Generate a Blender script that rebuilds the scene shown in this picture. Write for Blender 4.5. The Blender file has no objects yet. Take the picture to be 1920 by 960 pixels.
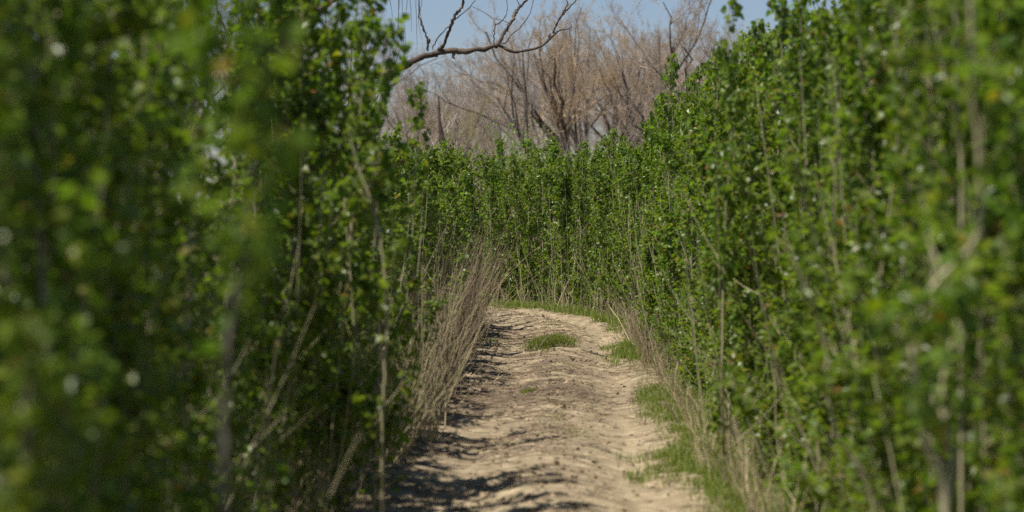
import bpy, math
import numpy as np
from mathutils import Vector, Matrix

R = math.radians
scene = bpy.context.scene
COL = scene.collection

# ------------------------------------------------------------------ camera, sky, sun, exposure
CAM_H = 2.0
FPX = 4533.0                      # focal length in pixels of the 1920 px wide photograph (about 85 mm)
cam_d = bpy.data.cameras.new("camera")
cam = bpy.data.objects.new("camera", cam_d)
COL.objects.link(cam)
cam.location = (0, 0, CAM_H)
cam_d.sensor_width = 36.0
cam_d.lens = 36.0 * FPX / 1920.0
cam.rotation_euler = (R(90 - 1.41), 0, R(1.33))
cam_d.clip_start = 0.1
cam_d.clip_end = 3000
cam_d.dof.use_dof = True
cam_d.dof.focus_distance = 38.0
cam_d.dof.aperture_fstop = cam_d.lens / 1000.0 / 0.042
cam_d.dof.aperture_blades = 0
scene.camera = cam

SUN_EL, SUN_AZ = R(64), R(-122)    # azimuth measured clockwise from +Y (view direction): a high sun on the left
world = bpy.data.worlds.new("World")
scene.world = world
world.use_nodes = True
wn = world.node_tree
sky = wn.nodes.new("ShaderNodeTexSky")
sky.sky_type = 'NISHITA'
sky.sun_disc = False
sky.sun_elevation = SUN_EL
sky.sun_rotation = SUN_AZ
sky.air_density = 1.0
sky.dust_density = 0.4
sky.ozone_density = 3.0
tint = wn.nodes.new("ShaderNodeMix")
tint.data_type = 'RGBA'; tint.blend_type = 'MULTIPLY'
tint.inputs[0].default_value = 1.0
tint.inputs[7].default_value = (0.80, 0.81, 0.95, 1)
wn.links.new(sky.outputs[0], tint.inputs[6])
wn.links.new(tint.outputs[2], wn.nodes["Background"].inputs[0])
wn.nodes["Background"].inputs[1].default_value = 0.068
sd = bpy.data.lights.new("sun", 'SUN')
sd.energy = 4.9
sd.angle = R(0.55)
sd.color = (1.0, 0.93, 0.82)
sun = bpy.data.objects.new("sun", sd)
COL.objects.link(sun)
sdir = Vector((math.sin(SUN_AZ) * math.cos(SUN_EL), math.cos(SUN_AZ) * math.cos(SUN_EL), math.sin(SUN_EL)))
sun.rotation_euler = sdir.to_track_quat('Z', 'Y').to_euler()
sun.location = (-20, -10, 30)
scene.view_settings.view_transform = 'Standard'
scene.view_settings.look = 'None'
scene.view_settings.exposure = 0.50
scene.view_settings.gamma = 1
scene.render.engine = 'CYCLES'
scene.cycles.use_denoising = False
scene.cycles.max_bounces = 6
scene.cycles.diffuse_bounces = 3
scene.cycles.glossy_bounces = 2
scene.cycles.transmission_bounces = 3
scene.cycles.transparent_max_bounces = 4
scene.cycles.sample_clamp_indirect = 4
scene.cycles.sample_clamp_direct = 5

# ------------------------------------------------------------------ helpers
rng = np.random.default_rng(11)


def at(px, py, d):
    """photo pixel (1920x960) at distance d -> world point"""
    return np.array([(px - 1065) * d / FPX, d, CAM_H + (368 - py) * d / FPX])


def _hash(ix, iy, seed):
    n = (ix.astype(np.int64) * 374761393 + iy.astype(np.int64) * 668265263 + seed * 1442695041) & 0xFFFFFFFF
    n = ((n ^ (n >> 13)) * 1274126177) & 0xFFFFFFFF
    n = n ^ (n >> 16)
    return (n & 0xFFFF) / 65535.0


def vnoise(x, y, seed=0):
    x = np.asarray(x, float); y = np.asarray(y, float)
    ix = np.floor(x); iy = np.floor(y)
    fx = x - ix; fy = y - iy
    fx = fx * fx * (3 - 2 * fx); fy = fy * fy * (3 - 2 * fy)
    a = _hash(ix, iy, seed); b = _hash(ix + 1, iy, seed)
    c = _hash(ix, iy + 1, seed); d = _hash(ix + 1, iy + 1, seed)
    return (a * (1 - fx) + b * fx) * (1 - fy) + (c * (1 - fx) + d * fx) * fy


def fbm(x, y, seed=0, o=3):
    s = 0; a = 0.5; t = 0
    for k in range(o):
        s = s + a * vnoise(x * 2 ** k, y * 2 ** k, seed + k * 17); t += a; a *= 0.5
    return s / t


class Geo:
    def __init__(self):
        self.v = []; self.f = {3: [], 4: []}; self.n = 0

    def add(self, v, faces, k):
        self.v.append(v); self.f[k].append(faces + self.n); self.n += len(v)

    def add2(self, v, tris, quads):
        self.v.append(v)
        if len(tris): self.f[3].append(tris + self.n)
        if len(quads): self.f[4].append(quads + self.n)
        self.n += len(v)

    def arrays(self):
        v = np.concatenate(self.v) if self.v else np.zeros((0, 3))
        t = np.concatenate(self.f[3]) if self.f[3] else np.zeros((0, 3), int)
        q = np.concatenate(self.f[4]) if self.f[4] else np.zeros((0, 4), int)
        return v, t, q

    def mesh(self, name, mat, smooth=True):
        v, t, q = self.arrays()
        return mesh_from(name, v, t, q, mat, smooth)


def mesh_from(name, v, t, q, mat, smooth=True):
    me = bpy.data.meshes.new(name)
    me.vertices.add(len(v))
    me.vertices.foreach_set("co", np.asarray(v, np.float32).ravel())
    nl = len(t) * 3 + len(q) * 4
    me.loops.add(nl)
    me.loops.foreach_set("vertex_index", np.concatenate([t.ravel(), q.ravel()]).astype(np.int32))
    npoly = len(t) + len(q)
    me.polygons.add(npoly)
    st = np.concatenate([np.arange(len(t)) * 3, len(t) * 3 + np.arange(len(q)) * 4]).astype(np.int32)
    me.polygons.foreach_set("loop_start", st)
    me.polygons.foreach_set("use_smooth", np.full(npoly, smooth))
    me.update(calc_edges=True)
    me.validate()
    me.materials.append(mat)
    return me


def link(name, me, parent=None):
    o = bpy.data.objects.new(name, me)
    COL.objects.link(o)
    if parent: o.parent = parent
    return o


def empty(name, loc, label, cat, group=None):
    o = bpy.data.objects.new(name, None)
    o.empty_display_size = 0.2
    COL.objects.link(o)
    o.location = loc
    return tag(o, label, cat, group)


def tag(o, label=None, cat=None, group=None, kind=None):
    if label: o["label"] = label
    if cat: o["category"] = cat
    if group: o["group"] = group
    if kind: o["kind"] = kind
    return o


def tubes(geo, P, Rad, sides):
    """P (n,k,3) polylines, Rad (n,k) radii"""
    n, k, _ = P.shape
    T = np.empty_like(P)
    T[:, 1:-1] = P[:, 2:] - P[:, :-2]
    T[:, 0] = P[:, 1] - P[:, 0]; T[:, -1] = P[:, -1] - P[:, -2]
    T /= np.linalg.norm(T, axis=2, keepdims=True) + 1e-9
    ref = np.where(np.abs(T[..., 2:3]) > 0.9, np.array([1.0, 0, 0]), np.array([0, 0, 1.0]))
    ref = np.broadcast_to(ref[:, :1], T.shape)           # one reference per tube: no twisting
    ref = np.where(np.abs((ref * T).sum(2, keepdims=True)) > 0.97, np.array([0, 1.0, 0]), ref)
    U = np.cross(T, ref); U /= np.linalg.norm(U, axis=2, keepdims=True) + 1e-9
    V = np.cross(T, U)
    a = np.arange(sides) * 2 * math.pi / sides
    ring = P[:, :, None] + Rad[:, :, None, None] * (np.cos(a)[None, None, :, None] * U[:, :, None] + np.sin(a)[None, None, :, None] * V[:, :, None])
    v = ring.reshape(-1, 3)
    i = np.arange(n)[:, None, None]; j = np.arange(k - 1)[None, :, None]; s = np.arange(sides)[None, None, :]
    b = i * k * sides + j * sides
    s2 = (s + 1) % sides
    q = np.stack([b + s, b + s2, b + sides + s2, b + sides + s], -1).reshape(-1, 4)
    geo.add(v, q, 4)


def tube(geo, pts, r, sides=8, smooth_k=None):
    """one tube through control points; r: list of radii"""
    pts = np.asarray(pts, float); r = np.asarray(r, float)
    if smooth_k:
        pts, r = resample(pts, r, smooth_k)
    tubes(geo, pts[None], r[None], sides)


def resample(pts, r, k):
    """Catmull-Rom through pts"""
    pts = np.asarray(pts, float); r = np.asarray(r, float)
    n = len(pts)
    u = np.linspace(0, n - 1 - 1e-6, k)
    i = u.astype(int); f = (u - i)[:, None]
    g = lambda a: pts[np.clip(a, 0, n - 1)]
    p0, p1, p2, p3 = g(i - 1), g(i), g(i + 1), g(i + 2)
    out = 0.5 * (2 * p1 + (p2 - p0) * f + (2 * p0 - 5 * p1 + 4 * p2 - p3) * f ** 2 + (3 * p1 - p0 - 3 * p2 + p3) * f ** 3)
    return out, np.interp(u, np.arange(n), r)


def unit(a):
    return a / (np.linalg.norm(a, axis=-1, keepdims=True) + 1e-9)


# ------------------------------------------------------------------ materials
def new_mat(name):
    m = bpy.data.materials.new(name)
    m.use_nodes = True
    nt = m.node_tree
    b = nt.nodes["Principled BSDF"]
    return m, nt, b


def N(nt, t, **kw):
    n = nt.nodes.new(t)
    for k, v in kw.items():
        setattr(n, k, v)
    return n


def ramp(nt, src, stops):
    r = N(nt, "ShaderNodeValToRGB")
    el = r.color_ramp.elements
    while len(el) < len(stops): el.new(0.5)
    for e, (p, c) in zip(el, stops):
        e.position = p; e.color = (*c, 1)
    nt.links.new(src, r.inputs[0])
    return r.outputs[0]


def mixc(nt, fac, a, b, mode='MIX'):
    m = N(nt, "ShaderNodeMix", data_type='RGBA', blend_type=mode)
    for s, x in ((m.inputs[0], fac), (m.inputs[6], a), (m.inputs[7], b)):
        if isinstance(x, (int, float)): s.default_value = x
        elif isinstance(x, tuple): s.default_value = (*x, 1)
        else: nt.links.new(x, s)
    return m.outputs[2]


def math_n(nt, op, a, b=None, clamp=False):
    m = N(nt, "ShaderNodeMath", operation=op, use_clamp=clamp)
    for s, x in zip(m.inputs, (a, b)):
        if x is None: continue
        if isinstance(x, (int, float)): s.default_value = x
        else: nt.links.new(x, s)
    return m.outputs[0]


def noise(nt, scale, detail=3, vec=None, rough=0.5, out=0):
    n = N(nt, "ShaderNodeTexNoise")
    n.inputs["Scale"].default_value = scale
    n.inputs["Detail"].default_value = detail
    n.inputs["Roughness"].default_value = rough
    if vec is not None: nt.links.new(vec, n.inputs["Vector"])
    return n.outputs[out]


def leaf_material(name, stops, back, rough=0.38, transl=0.28):
    m, nt, b = new_mat(name)
    g = N(nt, "ShaderNodeNewGeometry")
    oi = N(nt, "ShaderNodeObjectInfo")
    r1 = math_n(nt, 'FRACT', math_n(nt, 'ADD', g.outputs["Random Per Island"], math_n(nt, 'MULTIPLY', oi.outputs["Random"], 0.37)))
    col = ramp(nt, r1, stops)
    # whole plants differ a little too
    hs = N(nt, "ShaderNodeHueSaturation")
    nt.links.new(math_n(nt, 'ADD', 0.488, math_n(nt, 'MULTIPLY', oi.outputs["Random"], 0.024)), hs.inputs["Hue"])
    nt.links.new(math_n(nt, 'ADD', 0.85, math_n(nt, 'MULTIPLY', oi.outputs["Random"], 0.3)), hs.inputs["Value"])
    nt.links.new(col, hs.inputs["Color"])
    col = mixc(nt, g.outputs["Backfacing"], hs.outputs[0], mixc(nt, 0.45, hs.outputs[0], back))
    nt.links.new(col, b.inputs["Base Color"])
    b.inputs["Roughness"].default_value = rough
    b.inputs["Specular IOR Level"].default_value = 0.4
    tr = N(nt, "ShaderNodeBsdfTranslucent")
    nt.links.new(mixc(nt, 1.0, col, (1.5, 1.6, 0.5), 'MULTIPLY'), tr.inputs[0])
    mx = N(nt, "ShaderNodeMixShader")
    mx.inputs[0].default_value = transl
    nt.links.new(b.outputs[0], mx.inputs[1]); nt.links.new(tr.outputs[0], mx.inputs[2])
    nt.links.new(mx.outputs[0], nt.nodes["Material Output"].inputs[0])
    return m


def wood_material(name, c1, c2, scale=6.0, rough=0.8, bump=0.3, rnd=0.3, stretch=(1, 1, 0.18)):
    m, nt, b = new_mat(name)
    tc = N(nt, "ShaderNodeTexCoord")
    mp = N(nt, "ShaderNodeMapping")
    mp.inputs["Scale"].default_value = stretch
    nt.links.new(tc.outputs["Object"], mp.inputs[0])
    n1 = noise(nt, scale, 4, mp.outputs[0], 0.6)
    g = N(nt, "ShaderNodeNewGeometry")
    col = ramp(nt, n1, [(0.3, c1), (0.7, c2)])
    v = math_n(nt, 'ADD', 1 - rnd / 2, math_n(nt, 'MULTIPLY', g.outputs["Random Per Island"], rnd))
    hs = N(nt, "ShaderNodeHueSaturation")
    nt.links.new(v, hs.inputs["Value"]); nt.links.new(col, hs.inputs["Color"])
    nt.links.new(hs.outputs[0], b.inputs["Base Color"])
    b.inputs["Roughness"].default_value = rough
    b.inputs["Specular IOR Level"].default_value = 0.25
    if bump:
        bp = N(nt, "ShaderNodeBump")
        bp.inputs["Strength"].default_value = bump
        bp.inputs["Distance"].default_value = 0.02
        nt.links.new(n1, bp.inputs["Height"]); nt.links.new(bp.outputs[0], b.inputs["Normal"])
    return m


LEAF_STOPS = [(0.0, (0.062, 0.114, 0.010)), (0.35, (0.098, 0.164, 0.014)), (0.7, (0.140, 0.208, 0.018)),
              (0.95, (0.170, 0.210, 0.014)), (0.98, (0.21, 0.17, 0.025)), (1.0, (0.20, 0.085, 0.025))]
M_LEAF = leaf_material("poplar_leaf", LEAF_STOPS, (0.15, 0.22, 0.05), 0.36, 0.52)
M_STEM = wood_material("sapling_bark", (0.25, 0.225, 0.13), (0.46, 0.42, 0.27), 12, rnd=0.4, bump=0.15)
M_SHADE_STEM = wood_material("shaded_bark", (0.10, 0.09, 0.07), (0.19, 0.175, 0.14), 12, bump=0.15)  # sapling bark darkened to put the left thicket's shade into its colour
M_DRY = wood_material("dry_stem", (0.20, 0.155, 0.10), (0.42, 0.335, 0.225), 9, rnd=0.9, bump=0)
M_DRY_DARK = wood_material("dark_dry_stem", (0.13, 0.09, 0.065), (0.30, 0.215, 0.155), 9, rnd=0.9, bump=0)
M_STRAW = wood_material("straw_stem", (0.36, 0.30, 0.17), (0.56, 0.48, 0.30), 9, rnd=0.6, bump=0)
M_LIMB = wood_material("dead_limb_bark", (0.018, 0.012, 0.009), (0.15, 0.115, 0.085), 9, bump=0.9, rnd=0.1, stretch=(0.35, 1, 1))
M_LIMB_UP = wood_material("limb_upright_bark", (0.03, 0.02, 0.016), (0.11, 0.08, 0.06), 14, bump=0.6, rnd=0.3)

# ------------------------------------------------------------------ the track: centre line and height field
CL = np.array([(-0.12, 1), (-0.12, 12), (-0.12, 24), (-0.12, 33), (-0.45, 38.5), (-1.9, 42.6), (-4.6, 45.0), (-9, 46.6), (-16, 47.5)], float)
cl_pts, _ = resample(np.c_[CL, np.zeros(len(CL))], np.zeros(len(CL)), 900)
seg = np.linalg.norm(np.diff(cl_pts[:, :2], axis=0), axis=1)
cl_s = np.concatenate([[0], np.cumsum(seg)])
S_MAX = cl_s[-1]


def cl_at(s):
    x = np.interp(s, cl_s, cl_pts[:, 0]); y = np.interp(s, cl_s, cl_pts[:, 1])
    e = 0.15
    dx = np.interp(s + e, cl_s, cl_pts[:, 0]) - np.interp(s - e, cl_s, cl_pts[:, 0])
    dy = np.interp(s + e, cl_s, cl_pts[:, 1]) - np.interp(s - e, cl_s, cl_pts[:, 1])
    l = np.hypot(dx, dy) + 1e-9
    return x, y, dy / l, -dx / l         # point and right-hand normal


def st_to_xy(s, t):
    x, y, nx, ny = cl_at(s)
    return x + nx * t, y + ny * t


def track_h(s, t):
    """height of the track surface"""
    w = t + 0.10 * (fbm(s * 0.35, s * 0 + 3, 5) - 0.5)
    h = -0.070 * np.exp(-((w - 0.60) / 0.24) ** 2) - 0.055 * np.exp(-((w + 0.62) / 0.26) ** 2)
    h = h + 0.035 * np.exp(-(w / 0.22) ** 2)
    h = h + 0.10 * (fbm(s * 0.42, t * 0.35 + 9, 3, 2) - 0.5)
    ph = s / 0.21 + 2.4 * fbm(s * 0.5, t * 1.3, 21, 2) + 0.5 * t
    tri = np.abs((ph % 1.0) * 2 - 1)
    amp = np.clip(fbm(s * 0.5 + 40, t * 0.9, 31, 2) * 2.2 - 0.65, 0.05, 1) * np.exp(-(t / 1.15) ** 4)
    h = h + 0.026 * amp * (tri ** 1.5 - 0.5)
    h = h + 0.034 * (fbm(s * 5, t * 3, 8, 3) - 0.5) + 0.030 * (fbm(s * 11, t * 4, 9, 2) - 0.5)
    h = h - 0.022 * np.clip(1 - np.abs(fbm(s * 3.2, t * 1.1, 44, 3) - 0.5) * 22, 0, 1)      # cracks and lug edges
    h = np.maximum(h + 0.03, -0.095)
    return h - 0.16 * np.clip((np.abs(t) - 1.6) / 0.4, 0, 1) ** 2          # the sheet's rim dives under the ground


def build_track():
    s = np.concatenate([np.arange(2.0, 48, 0.035), np.arange(48, S_MAX - 0.2, 0.15)])
    t = np.arange(-2.05, 2.051, 0.05)
    S, T = np.meshgrid(s, t, indexing='ij')
    X, Y = st_to_xy(S, T)
    Z = track_h(S, T)
    v = np.stack([X, Y, Z], -1).reshape(-1, 3)
    n, k = S.shape
    i = np.arange(n - 1)[:, None]; j = np.arange(k - 1)[None]
    b = i * k + j
    q = np.stack([b, b + 1, b + k + 1, b + k], -1).reshape(-1, 4)
    m, nt, bs = new_mat("track_sand")
    me = mesh_from("track", v, np.zeros((0, 3), int), q, m)
    at_ = me.attributes.new("across", 'FLOAT', 'POINT'); at_.data.foreach_set("value", T.ravel().astype(np.float32))
    al = me.attributes.new("along", 'FLOAT', 'POINT'); al.data.foreach_set("value", S.ravel().astype(np.float32))
    tc = N(nt, "ShaderNodeTexCoord")
    O = tc.outputs["Object"]
    a1 = N(nt, "ShaderNodeAttribute", attribute_name="across")
    n_big = noise(nt, 1.1, 4, O, 0.6)
    n_mid = noise(nt, 6.0, 5, O, 0.65)
    n_fine = noise(nt, 60.0, 3, O, 0.6)
    sand = ramp(nt, n_mid, [(0.30, (0.175, 0.138, 0.086)), (0.5, (0.30, 0.242, 0.155)), (0.72, (0.45, 0.372, 0.25))])
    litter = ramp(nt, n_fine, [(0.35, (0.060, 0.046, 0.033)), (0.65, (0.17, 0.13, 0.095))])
    # dead leaf and twig crumbs collect in bands across the track, some darkened further as painted shadow
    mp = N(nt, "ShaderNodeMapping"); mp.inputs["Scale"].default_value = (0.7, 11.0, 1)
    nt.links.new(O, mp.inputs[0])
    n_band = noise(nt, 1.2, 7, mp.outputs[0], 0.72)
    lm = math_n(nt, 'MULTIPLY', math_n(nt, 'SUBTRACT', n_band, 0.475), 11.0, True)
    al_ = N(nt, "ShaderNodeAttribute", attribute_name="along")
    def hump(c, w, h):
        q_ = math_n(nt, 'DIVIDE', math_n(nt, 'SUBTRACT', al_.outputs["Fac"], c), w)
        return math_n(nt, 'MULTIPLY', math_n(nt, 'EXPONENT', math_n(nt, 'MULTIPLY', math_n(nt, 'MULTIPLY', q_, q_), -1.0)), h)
    lm = math_n(nt, 'MULTIPLY', math_n(nt, 'ADD', math_n(nt, 'SUBTRACT', n_band, 0.475), math_n(nt, 'ADD', hump(23.4, 1.3, 0.13), math_n(nt, 'ADD', hump(27.2, 1.3, 0.06), hump(14.0, 2.2, -0.03)))), 11.0, True)  # humps along the track put a crossing shadow into the litter colour
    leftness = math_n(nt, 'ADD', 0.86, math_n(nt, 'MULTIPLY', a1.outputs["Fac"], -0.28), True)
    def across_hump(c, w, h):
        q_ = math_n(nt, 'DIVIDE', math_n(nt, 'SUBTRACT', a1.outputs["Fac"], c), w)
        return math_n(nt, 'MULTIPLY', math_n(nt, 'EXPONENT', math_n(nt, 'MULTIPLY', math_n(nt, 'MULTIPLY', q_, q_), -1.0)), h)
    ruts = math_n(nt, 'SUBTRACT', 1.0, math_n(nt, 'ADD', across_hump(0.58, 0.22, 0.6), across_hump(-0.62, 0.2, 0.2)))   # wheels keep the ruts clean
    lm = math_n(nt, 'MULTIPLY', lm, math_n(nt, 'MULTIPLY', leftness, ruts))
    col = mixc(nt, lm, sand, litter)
    # thin green growth towards the verges
    ab = math_n(nt, 'ABSOLUTE', math_n(nt, 'ADD', a1.outputs["Fac"], 0.0))
    edge = math_n(nt, 'MULTIPLY', math_n(nt, 'ADD', math_n(nt, 'SUBTRACT', ab, 1.12), math_n(nt, 'MULTIPLY', math_n(nt, 'SUBTRACT', n_big, 0.5), 1.6)), 3.0, True)
    soil = ramp(nt, n_mid, [(0.35, (0.10, 0.085, 0.045)), (0.65, (0.21, 0.19, 0.09))])
    col = mixc(nt, edge, col, soil)
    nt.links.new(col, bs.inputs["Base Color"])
    bs.inputs["Roughness"].default_value = 0.95
    bs.inputs["Specular IOR Level"].default_value = 0.15
    bp = N(nt, "ShaderNodeBump"); bp.inputs["Strength"].default_value = 0.6; bp.inputs["Distance"].default_value = 0.02
    nt.links.new(math_n(nt, 'ADD', n_fine, noise(nt, 18, 4, O, 0.6)), bp.inputs["Height"])
    nt.links.new(bp.outputs[0], bs.inputs["Normal"])
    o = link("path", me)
    tag(o, kind="structure")
    o["label"] = "rutted sandy track curving away between the poplar thickets"


def build_ground():
    m, nt, bs = new_mat("thicket_floor")
    tc = N(nt, "ShaderNodeTexCoord")
    n1 = noise(nt, 0.7, 6, tc.outputs["Object"], 0.65)
    n2 = noise(nt, 25, 4, tc.outputs["Object"], 0.65)
    c = mixc(nt, n2, ramp(nt, n1, [(0.35, (0.12, 0.10, 0.05)), (0.65, (0.06, 0.10, 0.02))]), (0.20, 0.15, 0.10))
    nt.links.new(c, bs.inputs["Base Color"])
    bs.inputs["Roughness"].default_value = 1
    bs.inputs["Specular IOR Level"].default_value = 0.1
    xs = np.concatenate([np.linspace(-2500, -60, 12), np.linspace(-50, 50, 60), np.linspace(60, 2500, 12)])
    ys = np.concatenate([np.linspace(-300, -10, 5), np.linspace(-5, 80, 80), np.linspace(90, 400, 20), np.linspace(500, 2900, 8)])
    X, Y = np.meshgrid(xs, ys, indexing='ij')
    Z = -0.125 + 0.02 * (fbm(X * 0.3, Y * 0.3, 4) - 0.5)
    v = np.stack([X, Y, Z], -1).reshape(-1, 3)
    n, k = X.shape
    b = np.arange(n - 1)[:, None] * k + np.arange(k - 1)[None]
    q = np.stack([b, b + k, b + k + 1, b + 1], -1).reshape(-1, 4)
    tag(link("ground", mesh_from("ground", v, np.zeros((0, 3), int), q, m)), kind="structure")


build_ground()
build_track()

# ------------------------------------------------------------------ leaves
# outline of a poplar leaf in its own plane (x across, y towards the tip), slightly folded
LEAF_FULL = np.array([(0, 0, 0), (0.30, 0.02, 0.05), (0.50, 0.28, 0.10), (0.36, 0.62, 0.05), (0, 1.05, -0.10),
                      (-0.36, 0.62, 0.05), (-0.50, 0.28, 0.10), (-0.30, 0.02, 0.05), (0, 0.40, 0.0)], float)
LEAF_FULL_T = np.array([(0, 1, 8), (1, 2, 8), (2, 3, 8), (3, 4, 8), (4, 5, 8), (5, 6, 8), (6, 7, 8), (7, 0, 8)])
LEAF_LOW = np.array([(0, 0, 0), (0.46, 0.36, 0.08), (0, 1.05, -0.08), (-0.46, 0.36, 0.08)], float)
LEAF_LOW_T = np.array([(0, 1, 2), (0, 2, 3)])


def put_leaves(geo, P, tipdir, normal, size, low=False):
    base, tri = (LEAF_LOW, LEAF_LOW_T) if low else (LEAF_FULL, LEAF_FULL_T)
    y = unit(tipdir); x = unit(np.cross(y, normal)); z = np.cross(x, y)
    v = P[:, None] + size[:, None, None] * (base[None, :, :1] * x[:, None] + base[None, :, 1:2] * y[:, None] + base[None, :, 2:] * z[:, None])
    n = len(P)
    t = (tri[None] + (np.arange(n) * len(base))[:, None, None]).reshape(-1, 3)
    geo.add(v.reshape(-1, 3), t, 3)


def scatter_leaves(geo, P, out, g, smin=0.034, smax=0.058, low=False):
    """leaves hanging from points P, thrown outward along OUT"""
    n = len(P)
    rnd = g.normal(size=(n, 3))
    tip = unit(out * 0.7 + rnd * 0.55 + np.array([0, 0, -0.55]))
    nor = unit(g.normal(size=(n, 3)) * 0.9 + np.array([0, 0, 0.7]) + out * 0.4)
    size = g.uniform(smin * 0.72, smax * 1.06, n)
    off = unit(out + g.normal(size=(n, 3)) * 0.6) * g.uniform(0.012, 0.045, n)[:, None]
    put_leaves(geo, P + off, tip, nor, size, low)


def grow_sapling(g, stem_pts, stem_r, h0=0.35, n_twigs=30, spread=0.30, leaves_per=13, low=False, sides=7, leafy_top=40, size=(0.034, 0.058), k=22, low_twigs=0):
    """stem with side twigs -> (stem arrays, foliage arrays)"""
    gs, gl = Geo(), Geo()
    P, Rr = resample(np.asarray(stem_pts, float), np.asarray(stem_r, float), k)
    # slight kinks at the buds
    P[1:-1] += g.normal(size=(k - 2, 3)) * np.array([0.003, 0.003, 0.0])
    tubes(gs, P[None], Rr[None], sides)
    zt = P[-1, 2] - P[0, 2]
    u = np.sort(g.uniform(h0 / max(zt, 0.1), 0.97, n_twigs))
    base = np.stack([np.interp(u * (k - 1), np.arange(k), P[:, c]) for c in range(3)], -1)
    az = g.uniform(0, 2 * math.pi, n_twigs)
    L = spread * (1.05 - 0.55 * u) * g.uniform(0.55, 1.25, n_twigs)
    out = np.stack([np.cos(az), np.sin(az), g.uniform(0.5, 1.2, n_twigs)], -1)
    out = unit(out)
    kk = 5
    f = np.linspace(0, 1, kk)[None, :, None]
    up = np.array([0, 0, 1.0])
    TP = base[:, None] + L[:, None, None] * (out[:, None] * f + up * 0.35 * f ** 2) + g.normal(size=(n_twigs, kk, 3)) * 0.006 * f
    TR = (0.0035 * (1 - 0.7 * f[..., 0])) * np.ones((n_twigs, 1)) * (0.7 + 0.6 * g.random((n_twigs, 1)))
    tubes(gs, TP, TR, 4 if not low else 3)
    # leaves along the twigs
    m = leaves_per
    uu = np.sort(g.uniform(0.12, 1.0, (n_twigs, m)), axis=1)
    idx = uu * (kk - 1); i0 = np.clip(idx.astype(int), 0, kk - 2); fr = (idx - i0)[..., None]
    r_ = np.arange(n_twigs)[:, None]
    LP = TP[r_, i0] * (1 - fr) + TP[r_, i0 + 1] * fr
    keep = g.random((n_twigs, m)) < 0.92
    outw = unit(np.repeat(out[:, None], m, 1) + g.normal(size=(n_twigs, m, 3)) * 0.7)
    scatter_leaves(gl, LP[keep], outw[keep], g, size[0], size[1], low)
    # leaves right on the stem, denser to the tip
    nt_ = leafy_top
    us = 1 - g.random(nt_) ** 1.15 * (1 - h0 / max(zt, 0.1))
    LP = np.stack([np.interp(us * (k - 1), np.arange(k), P[:, c]) for c in range(3)], -1)
    a2 = g.uniform(0, 2 * math.pi, nt_)
    o2 = np.stack([np.cos(a2), np.sin(a2), np.full(nt_, 0.3)], -1)
    scatter_leaves(gl, LP, unit(o2), g, size[0], size[1] * 1.05, low)
    return gs.arrays(), gl.arrays()


def wavy_stem(g, H, r0, lean=(0, 0), amp=0.05, n=7):
    z = np.linspace(0, H, n)
    f = z / H
    x = lean[0] * f ** 1.5 * H + np.cumsum(g.normal(size=n) * amp * 0.5)
    y = lean[1] * f ** 1.5 * H + np.cumsum(g.normal(size=n) * amp * 0.5)
    x -= x[0]; y -= y[0]
    return np.stack([x, y, z], -1), r0 * (1 - 0.78 * f)


gp = np.random.default_rng(5)


def thin_shoots(g, sa, n):
    """slim bare shoots rising from the same root, some snapped off and slanting"""
    geo = Geo(); geo.add2(*sa)
    k = 6; f = np.linspace(0, 1, k)[None, :, None]
    D = unit(np.stack([g.normal(size=n) * 0.14, g.normal(size=n) * 0.14, np.ones(n)], -1))
    H = g.uniform(0.5, 2.5, n)
    P = g.normal(size=(n, 1, 3)) * np.array([0.09, 0.09, 0]) + H[:, None, None] * (D[:, None] * f + g.normal(size=(n, 1, 3)) * 0.05 * f ** 2) + g.normal(size=(n, k, 3)) * 0.006
    tubes(geo, P, 0.0055 * g.uniform(0.6, 1.3, (n, 1)) * (1 - 0.7 * f[..., 0]), 5)
    j = 3; Q0 = P[:, j]; D2 = unit(g.normal(size=(n, 3)) * np.array([1, 1, 0.3]) + np.array([0, 0, 0.9]))
    f3 = np.linspace(0, 1, 4)[None, :, None]
    tubes(geo, Q0[:, None] + g.uniform(0.2, 0.6, n)[:, None, None] * (D2[:, None] * f3 + np.array([0, 0, .2]) * f3 ** 2), 0.003 * (1 - 0.6 * f3[..., 0]) * np.ones((n, 1)), 4)
    return geo.arrays()


N_VAR = 14
VARIANTS = []
for v in range(N_VAR):
    H = 3.0
    two = v % 3 == 0
    pts, rr = wavy_stem(gp, H, gp.uniform(0.007, 0.0115), (gp.normal() * 0.05, gp.normal() * 0.05), 0.045)
    sa, fa = grow_sapling(gp, pts, rr, h0=gp.uniform(0.08, 0.25), n_twigs=int(gp.integers(54, 66)), spread=gp.uniform(0.18, 0.30),
                          leaves_per=13, leafy_top=80)
    plain = sa
    sa = thin_shoots(gp, sa, 4)
    if two:      # a second stem from the same root
        pts2, rr2 = wavy_stem(gp, H * gp.uniform(0.6, 0.85), 0.008, (gp.normal() * 0.10, gp.normal() * 0.10), 0.05)
        s2, f2 = grow_sapling(gp, pts2, rr2, h0=0.4, n_twigs=16, spread=0.24, leaves_per=12, leafy_top=25)
        g_ = Geo(); g_.add2(*sa); g_.add2(*s2); sa = g_.arrays()
        g_ = Geo(); g_.add2(*fa); g_.add2(*f2); fa = g_.arrays()
        g_ = Geo(); g_.add2(*plain); g_.add2(*s2); plain = g_.arrays()
    VARIANTS.append((mesh_from("sapling_stem_%d" % v, *sa, M_STEM), mesh_from("sapling_foliage_%d" % v, *fa, M_LEAF, False), mesh_from("sapling_plain_stem_%d" % v, *plain, M_STEM)))
LOW_VARIANTS = []
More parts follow.
